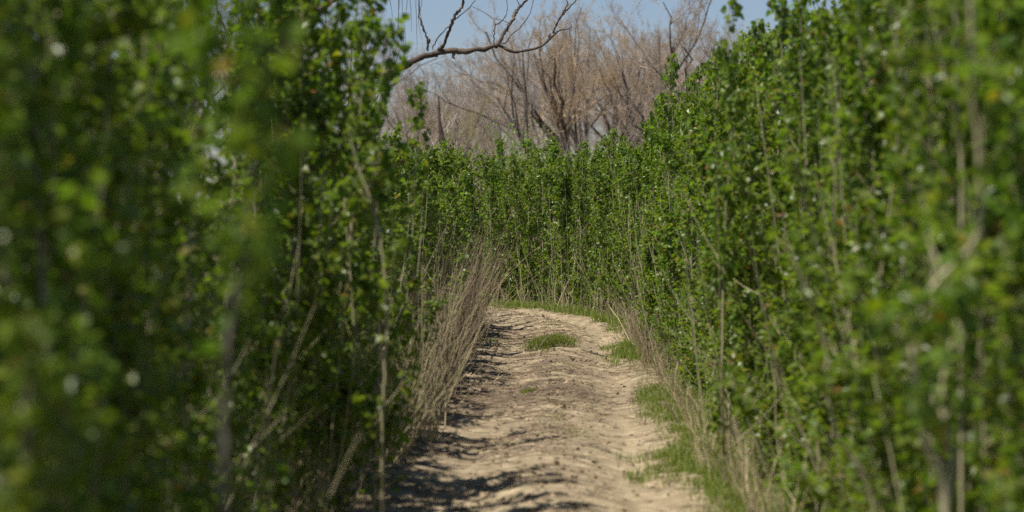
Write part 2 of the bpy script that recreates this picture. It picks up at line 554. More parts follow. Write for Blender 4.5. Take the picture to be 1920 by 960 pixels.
for v in range(8):
    pts, rr = wavy_stem(gp, 3.0, gp.uniform(0.009, 0.014), (gp.normal() * 0.03, gp.normal() * 0.03), 0.06)
    LOW_VARIANTS.append(grow_sapling(gp, pts, rr, h0=0.1, n_twigs=42, spread=0.28, leaves_per=11, low=True, sides=4, leafy_top=40, size=(0.04, 0.064), k=12))

# edges of the track, where the thickets begin
LEFT_EDGE = [(4.2, -1.0), (5.5, -1.16), (8, -1.33), (12, -1.66), (15, -1.86), (17, -1.70), (20, -1.58), (30, -1.52), (36, -1.48)]
RIGHT_EDGE = [(6.4, 1.38), (10, 1.42), (20, 1.28), (30, 1.16), (36, 1.08)]
LEFT_H = [(4, 3.2), (14, 3.42), (16.6, 3.42), (18, 2.98), (20, 2.74), (24, 2.55), (36, 2.55)]
RIGHT_H = [(6, 3.25), (18, 3.45), (27, 3.42), (33, 3.32), (36.5, 3.2), (38, 2.85)]


def ip(tab, d):
    a = np.array(tab)
    return float(np.interp(d, a[:, 0], a[:, 1]))


def zone(side, d):
    if side == 'L':
        if d < 6.5: return ("blurred leafy poplar sapling very close at the left edge of the photo", "very close saplings at the left edge")
        if d < 10: return ("out-of-focus poplar sapling in the left thicket, nearer than the visible track", "near saplings of the left thicket")
        if d < 16: return ("green poplar sapling of the left thicket beside the nearest sand", "left thicket saplings beside the nearest sand")
        if d < 24: return ("green poplar sapling of the left thicket behind the pale dry stems", "left thicket saplings behind the pale dry stems")
        return ("small distant poplar sapling of the left thicket above the brown brush", "left thicket saplings above the brown brush")
    if side == 'R':
        if d < 10: return ("blurred leafy poplar sapling very close at the right edge of the photo", "very close saplings at the right edge")
        if d < 15: return ("tall poplar sapling of the right thicket beside the bright verge grass", "right thicket saplings beside the bright grass")
        if d < 22: return ("tall poplar sapling of the right thicket reaching the top of the photo", "right thicket saplings reaching the top")
        if d < 29: return ("sunlit poplar sapling of the right thicket near the mid-track bands of litter and painted shade", "right thicket saplings halfway along the track")
        return ("small distant poplar sapling where the right thicket meets the bend", "right thicket saplings at the bend")
    if d < 42: return ("poplar sapling at the outer side of the bend, just above the green verge", "saplings at the near end of the far thicket")
    return ("thin upright poplar sapling in the far thicket closing off the track", "saplings of the far thicket")


count = 0


def place_sapling(x, y, H, rz, lean, lab, grp, var=None, width=1.0):
    global count
    v = int(gp.integers(0, N_VAR)) if var is None else var
    ms, mf, mp_ = VARIANTS[v]
    if y < 8.5: ms = mp_
    e = empty("poplar_sapling", (x, y, -0.13), lab, "sapling", grp)
    e.rotation_euler = (lean[1], lean[0], rz)
    e.rotation_mode = 'XYZ'
    e.scale = (width, width, (H + 0.13) / 3.0)
    link("stem", ms, e); link("foliage", mf, e)
    count += 1
    return e


# left thicket front
d = 4.7
while d < 37:
    q = 1.0 if gp.random() < 0.45 else gp.uniform(0.35, 0.9)          # short saplings stand in front, tall ones behind
    x = ip(LEFT_EDGE, d) + 0.08 - 0.42 * q ** 2 - abs(gp.normal()) * 0.05
    H = (ip(LEFT_H, d) + gp.normal() * 0.17 - 0.04) * q
    place_sapling(x, d, H, gp.uniform(0, 6.28), (gp.uniform(-0.05, 0.02), gp.normal() * 0.03), *zone('L', d), width=gp.uniform(0.85, 1.15))
    d += (0.15 if d < 9 else 0.27 if d < 20 else 0.36) * gp.uniform(0.7, 1.3)
# right thicket front
d = 6.2
while d < 35:
    q = 1.0 if gp.random() < 0.5 else gp.uniform(0.35, 0.9)
    x = ip(RIGHT_EDGE, d) - 0.02 + 0.32 * q ** 2 + abs(gp.normal()) * 0.05
    H = (ip(RIGHT_H, d) + gp.normal() * 0.17 - 0.04) * q
    place_sapling(x, d, H, gp.uniform(0, 6.28), (gp.uniform(-0.02, 0.04), gp.normal() * 0.03), *zone('R', d), width=gp.uniform(0.85, 1.15))
    d += (0.20 if d < 12 else 0.29 if d < 24 else 0.36) * gp.uniform(0.7, 1.3)
# far thicket along the outer side of the bend
s = 34.5
while s < 52:
    x, y = st_to_xy(np.array(s), 1.38 + abs(gp.normal()) * 0.16)
    if x < -4.2: break
    H = ((3.15 if y < 37.5 else 2.80) + gp.normal() * 0.18)
    place_sapling(float(x), float(y), H, gp.uniform(0, 6.28), (gp.normal() * 0.02, gp.normal() * 0.02), *zone('F', float(y)), width=gp.uniform(0.8, 1.05))
    s += 0.27 * gp.uniform(0.7, 1.3)


def single(px, ytop, d, lab, var, width=0.9):
    """a sapling that stands out: PX, YTOP where its tip shows"""
    p = at(px, ytop, d)
    return place_sapling(p[0], d, p[2] + 0.04, gp.uniform(0, 6.28), (0, 0), lab, None, var, width)


single(1252, 118, 26.5, "dark green poplar sapling whose pointed tip stands clear at the step in the right thicket", 1)
single(1363, -60, 17.0, "slim poplar sapling with a pale bare stem rising against the sky beside the gap", 2, 0.8)
single(1213, 185, 30, "short pointed poplar sapling just left of the dark green step in the right thicket", 4, 0.8)
single(742, 175, 19, "dark bushy poplar sapling against the bare wood at the left thicket's inner corner", 5, 0.9)
single(690, 45, 14.4, "poplar sapling with loose leaves hanging into the sky above the dead limb's left end", 7, 1.1)
for i_, (px_, yt_, d_) in enumerate([(545, -70, 13.6), (575, -60, 14.2), (600, -75, 13.9), (622, -50, 14.8), (645, -60, 14.3), (660, -30, 15.3), (676, -20, 14.9), (690, 40, 15.8), (560, -40, 15.5), (610, -30, 16.0), (640, 0, 16.6), (705, 120, 16.4)]):
    p_ = at(px_ - 48, yt_, d_)
    place_sapling(p_[0], d_, p_[2], 0.0, (0.02, 0), "tall leafy poplar sapling of the left thicket just beside the patch of open sky", "tall left saplings beside the open sky", i_ % N_VAR, 1.1)
single(943, 262, 47, "dark narrow poplar sapling standing above the far thicket's middle", 8, 0.8)
single(1113, 268, 46.2, "bright green pointed poplar sapling standing above the far thicket in front of the leaning trunks", 10, 0.8)
single(1032, 272, 46.8, "small pointed poplar sapling above the far thicket below the forked leaning tree", 11, 0.8)
single(815, 275, 47.3, "poplar sapling above the far thicket's left end under the dark thin snag", 13, 0.8)


# saplings with a bent or bare stem of their own
def custom_sapling(px_pts, d, radii, label, forks=(), mat=None, h0=0.8, n_twigs=14, spread=0.25, lp=11, depth=0.0, top=25):
    pts = [at(a, b, d) for a, b in px_pts]
    radii = [r_ * 0.58 for r_ in radii]
    root = pts[0].copy()
    if root[2] > 0.05: pts.insert(0, np.array([root[0], root[1], -0.03])); radii = [radii[0] * 1.15] + list(radii)
    root = pts[0].copy(); root[2] = 0
    pts = np.array(pts) - root
    pts[:, 1] += np.linspace(0, depth, len(pts))
    sa, fa = grow_sapling(gp, pts, radii, h0=h0, n_twigs=n_twigs, spread=spread, leaves_per=lp, leafy_top=top, k=30, sides=10)
    gs, gl = Geo(), Geo(); gs.add2(*sa); gl.add2(*fa)
    for fp, fr in forks:
        fr = [r_ * 0.58 for r_ in fr]
        q = np.array([at(a, b, d) for a, b in fp]) - root
        q[:, 1] += 0.05 * np.arange(len(q))
        s2, f2 = grow_sapling(gp, q, fr, h0=0.15, n_twigs=8, spread=spread, leaves_per=lp, leafy_top=top, k=20, sides=8)
        gs.add2(*s2); gl.add2(*f2)
    e = empty("poplar_sapling", tuple(root), label, "sapling")
    link("stem", gs.mesh("stem", mat or M_STEM), e)
    link("foliage", gl.mesh("foliage", M_LEAF, False), e)
    return e


custom_sapling([(1772, 960), (1735, 840), (1712, 690), (1712, 620), (1752, 530), (1822, 455), (1832, 360), (1826, 240), (1815, 60), (1810, -60)], 6.7,
               [0.021, 0.019, 0.017, 0.016, 0.014, 0.013, 0.012, 0.010, 0.009, 0.007],
               "poplar sapling with a thick pale stem curving in an S near the lower right corner",
               forks=[([(1775, 950), (1790, 850), (1775, 760), (1800, 640), (1840, 520)], [0.012, 0.010, 0.009, 0.008, 0.006])], n_twigs=16)
custom_sapling([(422, 960), (415, 800), (425, 640), (455, 480), (470, 330), (462, 250), (430, 170), (405, 60), (395, -40)], 5.3,
               [0.012, 0.0115, 0.011, 0.0105, 0.010, 0.009, 0.008, 0.007, 0.006],
               "blurred poplar sapling with a thick kinked stem painted shade-grey standing in the left thicket", n_twigs=22, mat=M_SHADE_STEM, top=50)
custom_sapling([(715, 800), (722, 700), (724, 560), (716, 470), (702, 400), (672, 315), (655, 250)], 13.2,
               [0.012, 0.012, 0.0125, 0.0125, 0.012, 0.010, 0.006],
               "poplar sapling whose straw-pale leafless stem bends left beside the brown brush", h0=0.15, n_twigs=16, top=10)
custom_sapling([(1640, 960), (1560, 790), (1545, 640), (1500, 520), (1470, 440)], 9.5, [0.013, 0.012, 0.010, 0.008, 0.005],
               "slanting pale sapling stem leaning towards the track low in the right thicket", n_twigs=8, lp=8, top=10)
custom_sapling([(1470, 960), (1430, 850), (1400, 780), (1370, 700)], 12.0, [0.008, 0.007, 0.006, 0.004],
               "short thin sapling leaning over the verge grass at the foot of the right thicket", n_twigs=7, lp=7, top=6)
custom_sapling([(1790, -60), (1788, 100), (1800, 200)][::-1] and [(1800, 420), (1790, 200), (1786, 60), (1780, -60)], 8.8, [0.012, 0.011, 0.010, 0.008],
               "straight pale poplar stem showing bare against the leaves under the upper right corner", n_twigs=9, top=20)
custom_sapling([(1745, 400), (1725, 260), (1690, 130), (1655, -20)], 9.6, [0.011, 0.010, 0.009, 0.007],
               "poplar sapling with a pale stem slanting up-left near the upper right corner", n_twigs=9, top=16)
custom_sapling([(75, 700), (66, 300), (62, 60), (60, -60)], 6.8, [0.013, 0.012, 0.010, 0.008],
               "poplar sapling with a straight stem painted shade-grey at the far left side", mat=M_SHADE_STEM, n_twigs=12, top=20)

# the rest of the thickets: nobody could count these stems
def mass():
    gs, gl = Geo(), Geo()
    spots = []
    d = 5.0
    while d < 38:
        for r_ in range(2):
            off = 0.26 + r_ * 0.36
            x = ip(LEFT_EDGE, d) - off + gp.normal() * 0.1
            H = (ip(LEFT_H, d) + 0.03 + gp.normal() * 0.16) * (gp.uniform(0.4, 0.95) if r_ == 0 else 1)
            spots.append((x, d + gp.normal() * 0.1, H))
        d += 0.42
    d = 6.4
    while d < 37:
        for r_ in range(5):
            x = ip(RIGHT_EDGE, d) + 0.24 + r_ * 0.34 + gp.normal() * 0.1
            H = (ip(RIGHT_H, d) + 0.05 + 0.04 * r_ + gp.normal() * 0.16) * (gp.uniform(0.4, 0.95) if r_ == 0 else 1)
            spots.append((x, d + gp.normal() * 0.1, H))
        d += 0.25
    s = 34.5
    while s < 53:
        for r_ in range(8):
            x, y = st_to_xy(np.array(s), 1.62 + r_ * 0.32 + gp.normal() * 0.1)
            if x < -6: continue
            spots.append((float(x), float(y), (3.15 if y < 38 else 2.84) + gp.normal() * 0.15))
        s += 0.25
    # inner side of the bend
    s = 38.0
    while s < 50:
        for r_ in range(3):
            x, y = st_to_xy(np.array(s), -1.5 - r_ * 0.4 + gp.normal() * 0.1)
            if x < -6: continue
            spots.append((float(x), float(y), 2.55 + gp.normal() * 0.12))
        s += 0.45
    for (x, y, H) in spots:
        sa, fa = LOW_VARIANTS[int(gp.integers(0, 8))]
        a = gp.uniform(0, 6.28); c, s_ = math.cos(a), math.sin(a)
        M = np.array([[c, -s_, 0], [s_, c, 0], [0, 0, H / 3.0]])
        for (g_, (v, t, q)) in ((gs, sa), (gl, fa)):
            g_.add2(v @ M.T + np.array([x, y, -0.13]), t, q)
    o = link("poplar_thicket", gl.mesh("poplar_thicket", M_LEAF, False))
    tag(o, "dense mass of green poplar leaves filling both thickets behind their front saplings", "thicket", kind="stuff")
    o2 = link("thicket_undergrowth", gs.mesh("thicket_undergrowth", M_STEM))
    tag(o2, "tangle of thin pale stems inside both poplar thickets", "undergrowth", kind="stuff")
    print("mass", len(spots), "saplings", count)


mass()

# ------------------------------------------------------------------ dry brush along the track edges
gd = np.random.default_rng(77)


def dry_clump(name, x, y, H, n, lean, label, mat, spread=0.25, r=0.004, group=None, side_twigs=2, cat="brush"):
    geo = Geo()
    k = 7
    f = np.linspace(0, 1, k)[None, :, None]
    b = np.zeros((n, 1, 3)); b[:, 0, :2] = gd.normal(size=(n, 2)) * np.array([0.10, 0.18]) * spread / 0.25
    dirs = unit(np.stack([lean + gd.normal(size=n) * 0.20, gd.normal(size=n) * 0.26, np.ones(n)], -1))
    L = H * gd.uniform(0.45, 1.08, n)
    bend = gd.normal(size=(n, 1, 3)) * 0.14; bend[..., 2] = -np.abs(bend[..., 2]) * 0.6
    P = b + L[:, None, None] * (dirs[:, None] * f + bend * f ** 2) + gd.normal(size=(n, k, 3)) * 0.014 * f
    rad = (r * gd.uniform(0.5, 1.5, (n, 1))) * (1 - 0.75 * f[..., 0])
    tubes(geo, P, rad, 4)
    for _ in range(side_twigs):
        j = gd.integers(2, k - 1, n)
        st = P[np.arange(n), j]
        dd = unit(dirs + gd.normal(size=(n, 3)) * 0.55)
        kk = 4; f2 = np.linspace(0, 1, kk)[None, :, None]
        l2 = L * gd.uniform(0.12, 0.35, n)
        Q = st[:, None] + l2[:, None, None] * (dd[:, None] * f2 + np.array([0, 0, 0.25]) * f2 ** 2)
        tubes(geo, Q, (r * 0.5) * (1 - 0.7 * f2[..., 0]) * np.ones((n, 1)), 3)
    o = link(name, geo.mesh(name, mat))
    o.location = (x, y, -0.08)
    return tag(o, label, cat, group)


# big brown brush stands at the left of the track
y = 18.6
i = 0
while y < 37:
    x = -1.44 - 0.04 * (y > 27) + gd.normal() * 0.06
    H = 1.35 + 0.45 * math.exp(-((y - 29) / 5.0) ** 2) + gd.normal() * 0.12
    if y < 24: lab, grp = "pale brown dry brush clump at the left track edge, its stems leaning over the sand", "pale dry brush at the left track edge"
    elif y < 31: lab, grp = "tall tangled clump of bare brown stems halfway up the left track edge", "tall brown brush halfway up the left edge"
    else: lab, grp = "dark brown bare brush clump at the left inside of the bend", "dark brush at the inside of the bend"
    dry_clump("dry_brush", x, y, H, 18 if y < 23 else 30, 0.02 + 0.10 * gd.random(), lab, (M_STRAW if gd.random() < 0.25 else M_DRY) if y < 27 else (M_DRY_DARK if gd.random() < 0.65 else M_DRY), 0.28, 0.0042, grp)
    y += 0.72
    i += 1
# tall slim dead reeds standing out of the brush
for (px, yb, px2, yt, dd, lab) in ((800, 800, 858, 440, 19.5, "blurred tall straw-coloured dead stalk cluster leaning in front of the brown brush"),
                                   (845, 640, 884, 372, 30.5, "thin upright dead stalk cluster, highest above the brown brush"),
                                   (735, 830, 800, 520, 17.8, "pale dead stalk cluster at the near end of the brown brush")):
    a = at(px, yb, dd); b_ = at(px2, yt, dd)
    dry_clump("dead_stalks", a[0], dd, b_[2], 26, (b_[0] - a[0]) / b_[2], lab, M_STRAW if dd < 25 else M_DRY, 0.09, 0.0045, None, 1, "dead stalks")
# low brush and stubs on the near left
for k_, y in enumerate(np.arange(12.5, 18.4, 0.55)):
    dry_clump("dry_brush", -1.55 + gd.normal() * 0.05, y, 0.6, 13, 0.12, "low straw-coloured dry brush clump under the nearest left saplings", M_STRAW if k_ % 2 else M_DRY, 0.25, 0.0035, "low dry brush under the near left saplings")
# right side brush
for y in np.arange(10.5, 35, 0.62):
    H = 0.38 + 0.3 * gd.random() + (0.15 if y > 24 else 0)
    if y < 16: lab, grp = "low tangle of pale dry stems behind the bright verge grass", "dry stems behind the bright verge grass"
    elif y < 24: lab, grp = "sparse pale dry brush clump leaning to the track from the right thicket", "sparse dry brush at the foot of the right thicket"
    else: lab, grp = "grey-brown dry brush clump at the right side of the bend", "dry brush at the right of the bend"
    dry_clump("dry_brush", ip(RIGHT_EDGE, y) - 0.16 + gd.normal() * 0.06, y, H * (1.25 if y < 18 else 1.0), 8 if y < 18 else 6 if y < 27 else 9, -0.16, lab, M_STRAW if gd.random() < 0.5 and y < 25 else M_DRY, 0.10, 0.0045, grp, 3)
# far thicket base
for s in np.arange(35.5, 50, 0.7):
    x, y = st_to_xy(np.array(s), 1.22)
    dry_clump("dry_brush", float(x), float(y), 0.5 + 0.3 * gd.random(), 13, 0.0, "short dry twiggy clump at the foot of the far thicket", M_STRAW if gd.random() < 0.6 else M_DRY, 0.3, 0.005, "dry clumps at the foot of the far thicket")


# ------------------------------------------------------------------ grass
def blades(S, T, hmin, hmax, wid, g, geo):
    X, Y = st_to_xy(S, T)
    Z = track_h(S, T) - 0.005
    n = len(S)
    az = g.uniform(0, 6.28, n); H = g.uniform(hmin, hmax, n)
    w = wid * g.uniform(0.6, 1.3, n)
    dx, dy = np.cos(az), np.sin(az)
    lean = g.uniform(0.1, 0.7, n) * H
    la = g.uniform(0, 6.28, n)
    b = np.stack([X, Y, Z], -1)
    side = np.stack([dx, dy, 0 * dx], -1) * w[:, None] / 2
    mid = b + np.stack([np.cos(la) * lean * 0.35, np.sin(la) * lean * 0.35, H * 0.6], -1)
    tip = b + np.stack([np.cos(la) * lean, np.sin(la) * lean, H], -1)
    v = np.stack([b - side, b + side, mid + side * 0.7, mid - side * 0.7, tip], 1).reshape(-1, 3)
    o = (np.arange(n) * 5)[:, None]
    geo.add2(v, np.array([[3, 2, 4]]) + o, np.array([[0, 1, 2, 3]]) + o)


M_GRASS = leaf_material("verge_grass", [(0, (0.07, 0.12, 0.010)), (0.4, (0.12, 0.17, 0.015)), (0.75, (0.19, 0.23, 0.03)), (1, (0.34, 0.29, 0.12))], (0.15, 0.22, 0.05), 0.5, 0.3)
gg = np.random.default_rng(3)


def grass():
    geo = Geo()
    # right verge
    n = 230000
    S = gg.uniform(9, 47, n); T = gg.uniform(0.5, 1.75, n)
    dens = np.clip((T - 0.93 + 0.24 * (S < 19) - 0.12 * (S > 18) * (S < 27)) * 2.6 + (fbm(S * 0.55, T * 1.2, 51) - 0.45) * 3.6, 0, 1)
    dens = dens * np.clip(fbm(S * 3.5, T * 7, 52, 2) * 3.4 - 0.8, 0.12, 1) + 0.05 * (T > 0.85)
    k = gg.random(n) < dens
    blades(S[k], T[k], 0.015, 0.085, 0.006, gg, geo)
    # left verge, thinner
    n = 50000
    S = gg.uniform(10, 42, n); T = gg.uniform(-1.6, -0.7, n)
    dens = np.clip((-T - 1.05) * 1.6 + (fbm(S * 0.7, T * 1.4, 61) - 0.56) * 3.0, 0, 1)
    k = gg.random(n) < dens * 0.4
    blades(S[k], T[k], 0.02, 0.07, 0.006, gg, geo)
    # sprigs along the crown of the track
    n = 40000
    S = gg.uniform(14, 42, n); T = gg.normal(size=n) * 0.22
    dens = np.clip((fbm(S * 1.3, T * 2.2, 71) - 0.62) * 5, 0, 1)
    k = gg.random(n) < dens * 0.35
    blades(S[k], T[k], 0.015, 0.05, 0.006, gg, geo)
    # outer verge of the bend
    n = 60000
    S = gg.uniform(36, 52, n); T = gg.uniform(0.75, 1.6, n)
    dens = np.clip((T - 0.95) * 3.0 + (fbm(S * 0.6, T * 1.2, 81) - 0.45) * 2.0, 0, 1)
    k = gg.random(n) < dens * 0.8
    blades(S[k], T[k], 0.04, 0.13, 0.009, gg, geo)
    tag(link("verge_grass", geo.mesh("verge_grass", M_GRASS, False)), "short bright green grass along the verges of the sandy track", "grass", kind="stuff")


grass()


def tuft(px, py, rx, ry, n, label, hmax=0.09):
    d = 2 * FPX / (py - 368)
    s0 = float(np.interp(d, cl_pts[:, 1], cl_s)); x0 = (px - 1065) * d / FPX
    geo = Geo()
    n = int(n * 1.3)
    S = s0 + gg.normal(size=n) * ry * 0.6; T = x0 + 0.12 + gg.normal(size=n) * rx * 0.6
    k = fbm(S * 5, T * 9, 15, 2) + gg.normal(size=n) * 0.08 > 0.50
    blades(S[k], T[k], 0.012, hmax, 0.007, gg, geo)
    v, t, q = geo.arrays()
    c = np.array([x0, d, 0])
    o = link("grass_tuft", mesh_from("grass_tuft", v - c, t, q, M_GRASS, False)); o.location = tuple(c)
    tag(o, label, "grass tuft")


tuft(1028, 652, 0.24, 0.9, 5200, "dark green grass tuft on the crown of the track under the pale stick", 0.12)
tuft(1178, 668, 0.22, 1.2, 4200, "dark green grass tuft at the right rut below the bend", 0.12)
tuft(955, 826, 0.035, 0.07, 420, "tiny green weed tuft on the sand in the middle of the track", 0.05)
tuft(988, 740, 0.07, 0.15, 520, "small green weed tuft on the dark band of litter and painted shade", 0.06)


# litter: crumbs of dead leaf and stalk
def litter():
    geo = Geo()
    n = 26000
    S = gg.uniform(12, 46, n); T = gg.uniform(-1.45, 1.35, n)
    dens = np.clip((fbm(S * 2.6, T * 0.7, 91) - 0.42) * 3.5, 0.03, 1) * np.where(T < 0.1, 1.0, 0.5)
    dens = dens * (1 - 0.8 * np.exp(-((T - 0.58) / 0.2) ** 2)) + 0.5 * np.exp(-((S - 22.6) / 1.0) ** 2) + 0.3 * np.exp(-((S - 27.2) / 1.3) ** 2)  # extra crumbs, partly real debris, darken the strips standing in for shadow
    k = gg.random(n) < dens
    S, T = S[k], T[k]; n = len(S)
    X, Y = st_to_xy(S, T); Z = track_h(S, T) + 0.004
    L = gg.uniform(0.02, 0.16, n) * np.where(gg.random(n) < 0.15, 2.0, 1.0)
    az = gg.normal(size=n) * 0.6
    kk = 3; f = np.linspace(-0.5, 0.5, kk)[None, :, None]
    D = np.stack([np.cos(az), np.sin(az), gg.normal(size=n) * 0.12], -1)
    P = np.stack([X, Y, Z], -1)[:, None] + L[:, None, None] * D[:, None] * f + np.array([0, 0, 0.012]) * (f * 2) ** 2 * gg.random((n, 1, 1))
    tubes(geo, P, np.full((n, kk), 0.0022) * gg.uniform(0.6, 1.8, (n, 1)), 3)
    # clods and dead leaves
    n = 1500
    S = gg.uniform(12, 44, n); T = np.where(gg.random(n) < 0.6, gg.normal(size=n) * 0.25, gg.uniform(-1.5, 1.4, n))
    X, Y = st_to_xy(S, T); Z = track_h(S, T)
    oc = np.array([(1, 0, 0), (0, 1, 0), (-1, 0, 0), (0, -1, 0), (0, 0, 0.8), (0, 0, -0.8)], float)
    sz = gg.uniform(0.004, 0.013, n) * np.where(gg.random(n) < 0.1, 1.7, 1)
    v = oc[None] * sz[:, None, None] * gg.uniform(0.6, 1.4, (n, 6, 1)) * gg.uniform(0.7, 1.5, (n, 1, 3)) + np.stack([X, Y, Z + 0.003], -1)[:, None]
    tr_ = np.array([(0, 1, 4), (1, 2, 4), (2, 3, 4), (3, 0, 4), (1, 0, 5), (2, 1, 5), (3, 2, 5), (0, 3, 5)])
    geo.add(v.reshape(-1, 3), (tr_[None] + (np.arange(n) * 6)[:, None, None]).reshape(-1, 3), 3)
    n = 2600
    S = gg.uniform(12, 42, n); T = np.where(gg.random(n) < 0.5, gg.uniform(-1.5, -0.8, n), gg.normal(size=n) * 0.5)
    X, Y = st_to_xy(S, T); Z = track_h(S, T) + 0.012
    put_leaves(geo, np.stack([X, Y, Z], -1), gg.normal(size=(n, 3)) * np.array([1, 1, 0.25]), gg.normal(size=(n, 3)) * 0.45 + np.array([0, 0, 1.0]), gg.uniform(0.025, 0.05, n), True)
    m = wood_material("litter", (0.10, 0.07, 0.045), (0.34, 0.26, 0.17), 3, rnd=1.2, bump=0)
    tag(link("track_litter", geo.mesh("track_litter", m)), "scattered crumbs of dead stalk and leaf on the sand", "litter", kind="stuff")


litter()


def stick(p, q, h1, h2, r, label, group=None, mat=None):
    """a fallen stick from photo pixel p to q on the track, its ends h1, h2 above the sand"""
    pts = []
    for (px, py), h in ((p, h1), (q, h2)):
        d = 2 * FPX / (py - 368)
        pts.append(np.array([(px - 1065) * d / FPX, d, 0.02 + h]))
    a, b = pts
    c = (a + b) / 2; c[2] = 0
    geo = Geo()
    f = np.linspace(0, 1, 7)[:, None]
    P = a * (1 - f) + b * f + gd.normal(size=(7, 3)) * 0.012
    for i_ in range(7):
        s_ = float(np.interp(P[i_, 1], cl_pts[:, 1], cl_s))
        P[i_, 2] = max(P[i_, 2], float(track_h(np.array(s_), np.array(P[i_, 0] + 0.12))) + r)
    tube(geo, P - c, np.linspace(r, r * 0.4, 7), 5)
    j = P[3] - c
    tube(geo, [j, j + unit(b - a) * 0.12 + np.array([0, 0.04, 0.05])], [r * 0.6, r * 0.3], 4)
    o = link("fallen_stick", geo.mesh("fallen_stick", mat or M_STRAW)); o.location = tuple(c)
    tag(o, label, "stick", group)


stick((985, 652), (1062, 632), 0.10, 0.16, 0.006, "pale stick lying over the dark grass tuft on the track crown")
stick((905, 728), (960, 712), 0.02, 0.06, 0.006, "pale yellowish stick lying alone on the left half of the litter and painted-shade band")
stick((1145, 622), (1190, 664), 0.35, 0.08, 0.005, "thin pale stalk slanting down over the right verge at the bend")
for i_ in range(26):
    py = 600 + 330 * gd.random() ** 0.8
    px = 1040 + gd.normal() * 70 - (py - 600) * 0.12
    stick((px, py), (px + gd.choice([-1, 1]) * gd.uniform(15, 45) * (py - 368) / 350, py + gd.normal() * 3), 0, 0.02, 0.004,
          "small brown twig dropped on the bare sand of the track", "brown twigs dropped on the sand", M_DRY)
# a leafless weed standing on the track crown
for px, py, h, n, lab in ((1003, 668, 0.62, 5, "leafless brown weed standing on the track crown behind the grass tuft"),
                          (1040, 650, 0.42, 6, "short branching dead weed standing right of the grass tuft"),
                          (1000, 745, 0.30, 7, "low dead weed sprouting from the litter and painted-shade band in mid track")):
    d_ = 2 * FPX / (py - 368)
    dry_clump("dead_weed", (px - 1065) * d_ / FPX, d_, h, n, 0.0, lab, M_DRY, 0.10, 0.003, None, 3, "weed")


# ------------------------------------------------------------------ bare trees beyond the thickets
def grow_tree(g, H, r0, lean, levels, n_child, trunk_frac=0.35, limb_ang=(0.35, 0.75), droop=0.25, curve=0.2, wispy=1.0):
    """returns trunk Geo, crown Geo. level arrays of polylines"""
    trunk, crown = Geo(), Geo()
    k = 12
    f = np.linspace(0, 1, k)
    pts = np.zeros((k, 3)); pts[:, 2] = f * H * 0.8
    pts[:, 0] = lean[0] * H * (f ** 1.0) * 0.8 + np.cumsum(g.normal(size=k)) * H * 0.010
    pts[:, 1] = lean[1] * H * f * 0.8 + np.cumsum(g.normal(size=k)) * H * 0.010
    pts -= pts[0]
    P = pts[None]; L = np.array([H]); Rr = (r0 * (1 - 0.80 * f) * (1 + 0.5 * np.exp(-f * 14)))[None]
    tubes(trunk, P, Rr, 10)
    for lev, nc in enumerate(n_child):
        n, k, _ = P.shape
        lo = trunk_frac if lev == 0 else 0.22
        u = g.uniform(lo, 1.0, (n, nc)); u.sort(axis=1)
        idx = u * (k - 1); i0 = np.clip(idx.astype(int), 0, k - 2); fr = (idx - i0)[..., None]
        r_ = np.arange(n)[:, None]
        B = P[r_, i0] * (1 - fr) + P[r_, i0 + 1] * fr
        T = unit(P[r_, i0 + 1] - P[r_, i0])
        RB = Rr[r_, i0] * (1 - fr[..., 0]) + Rr[r_, i0 + 1] * fr[..., 0]
        ang = g.uniform(limb_ang[0], limb_ang[1], (n, nc)) * (1.0 if lev < 2 else 1.1)
        rv = unit(np.cross(T, g.normal(size=T.shape)))
        D = unit(T * np.cos(ang)[..., None] + rv * np.sin(ang)[..., None])
        LL = (L[:, None] * (0.62 if lev == 0 else 0.50) * g.uniform(0.6, 1.15, (n, nc)) * (1.15 - 0.55 * u))
        B = B.reshape(-1, 3); D = D.reshape(-1, 3); LL = LL.ravel(); RB = RB.ravel()
        last = lev == len(n_child) - 1
        k2 = 8 if lev == 0 else 6 if lev == 1 else 4 if not last else 3
        f2 = np.linspace(0, 1, k2)[None, :, None]
        side = g.normal(size=(len(B), 1, 3)) * curve
        up = np.array([0, 0, droop])
        NP = B[:, None] + LL[:, None, None] * (D[:, None] * f2 + (side + up) * f2 ** 2) + g.normal(size=(len(B), k2, 3)) * (LL[:, None, None] * 0.025) * f2
        r_child = np.minimum(RB * 0.72, 0.011 * LL + 0.003) if lev > 0 else RB * 0.62
        r_child = np.maximum(r_child, 0.0045 * wispy)
        NR = r_child[:, None] * (1 - 0.72 * f2[..., 0])
        tubes(trunk if lev == 0 else crown, NP, NR, (8, 5, 3, 3, 3)[lev])
        P, L, Rr = NP, LL, NR
    return trunk, crown


TWIG = {}
for nm, c1, c2 in (("pinkish", (0.27, 0.215, 0.17), (0.43, 0.355, 0.285)), ("orange", (0.33, 0.24, 0.145), (0.50, 0.375, 0.24)),
                   ("olive", (0.25, 0.23, 0.10), (0.38, 0.34, 0.17)), ("grey", (0.25, 0.215, 0.18), (0.40, 0.35, 0.30))):
    TWIG[nm] = wood_material("twigs_" + nm, c1, c2, 2, rnd=0.5, bump=0)
M_BARK = wood_material("tree_bark", (0.055, 0.043, 0.034), (0.13, 0.105, 0.085), 5, bump=0.5, rnd=0.2)
M_PALEBARK = wood_material("pale_bark", (0.34, 0.31, 0.27), (0.55, 0.50, 0.45), 5, bump=0.3, rnd=0.2)

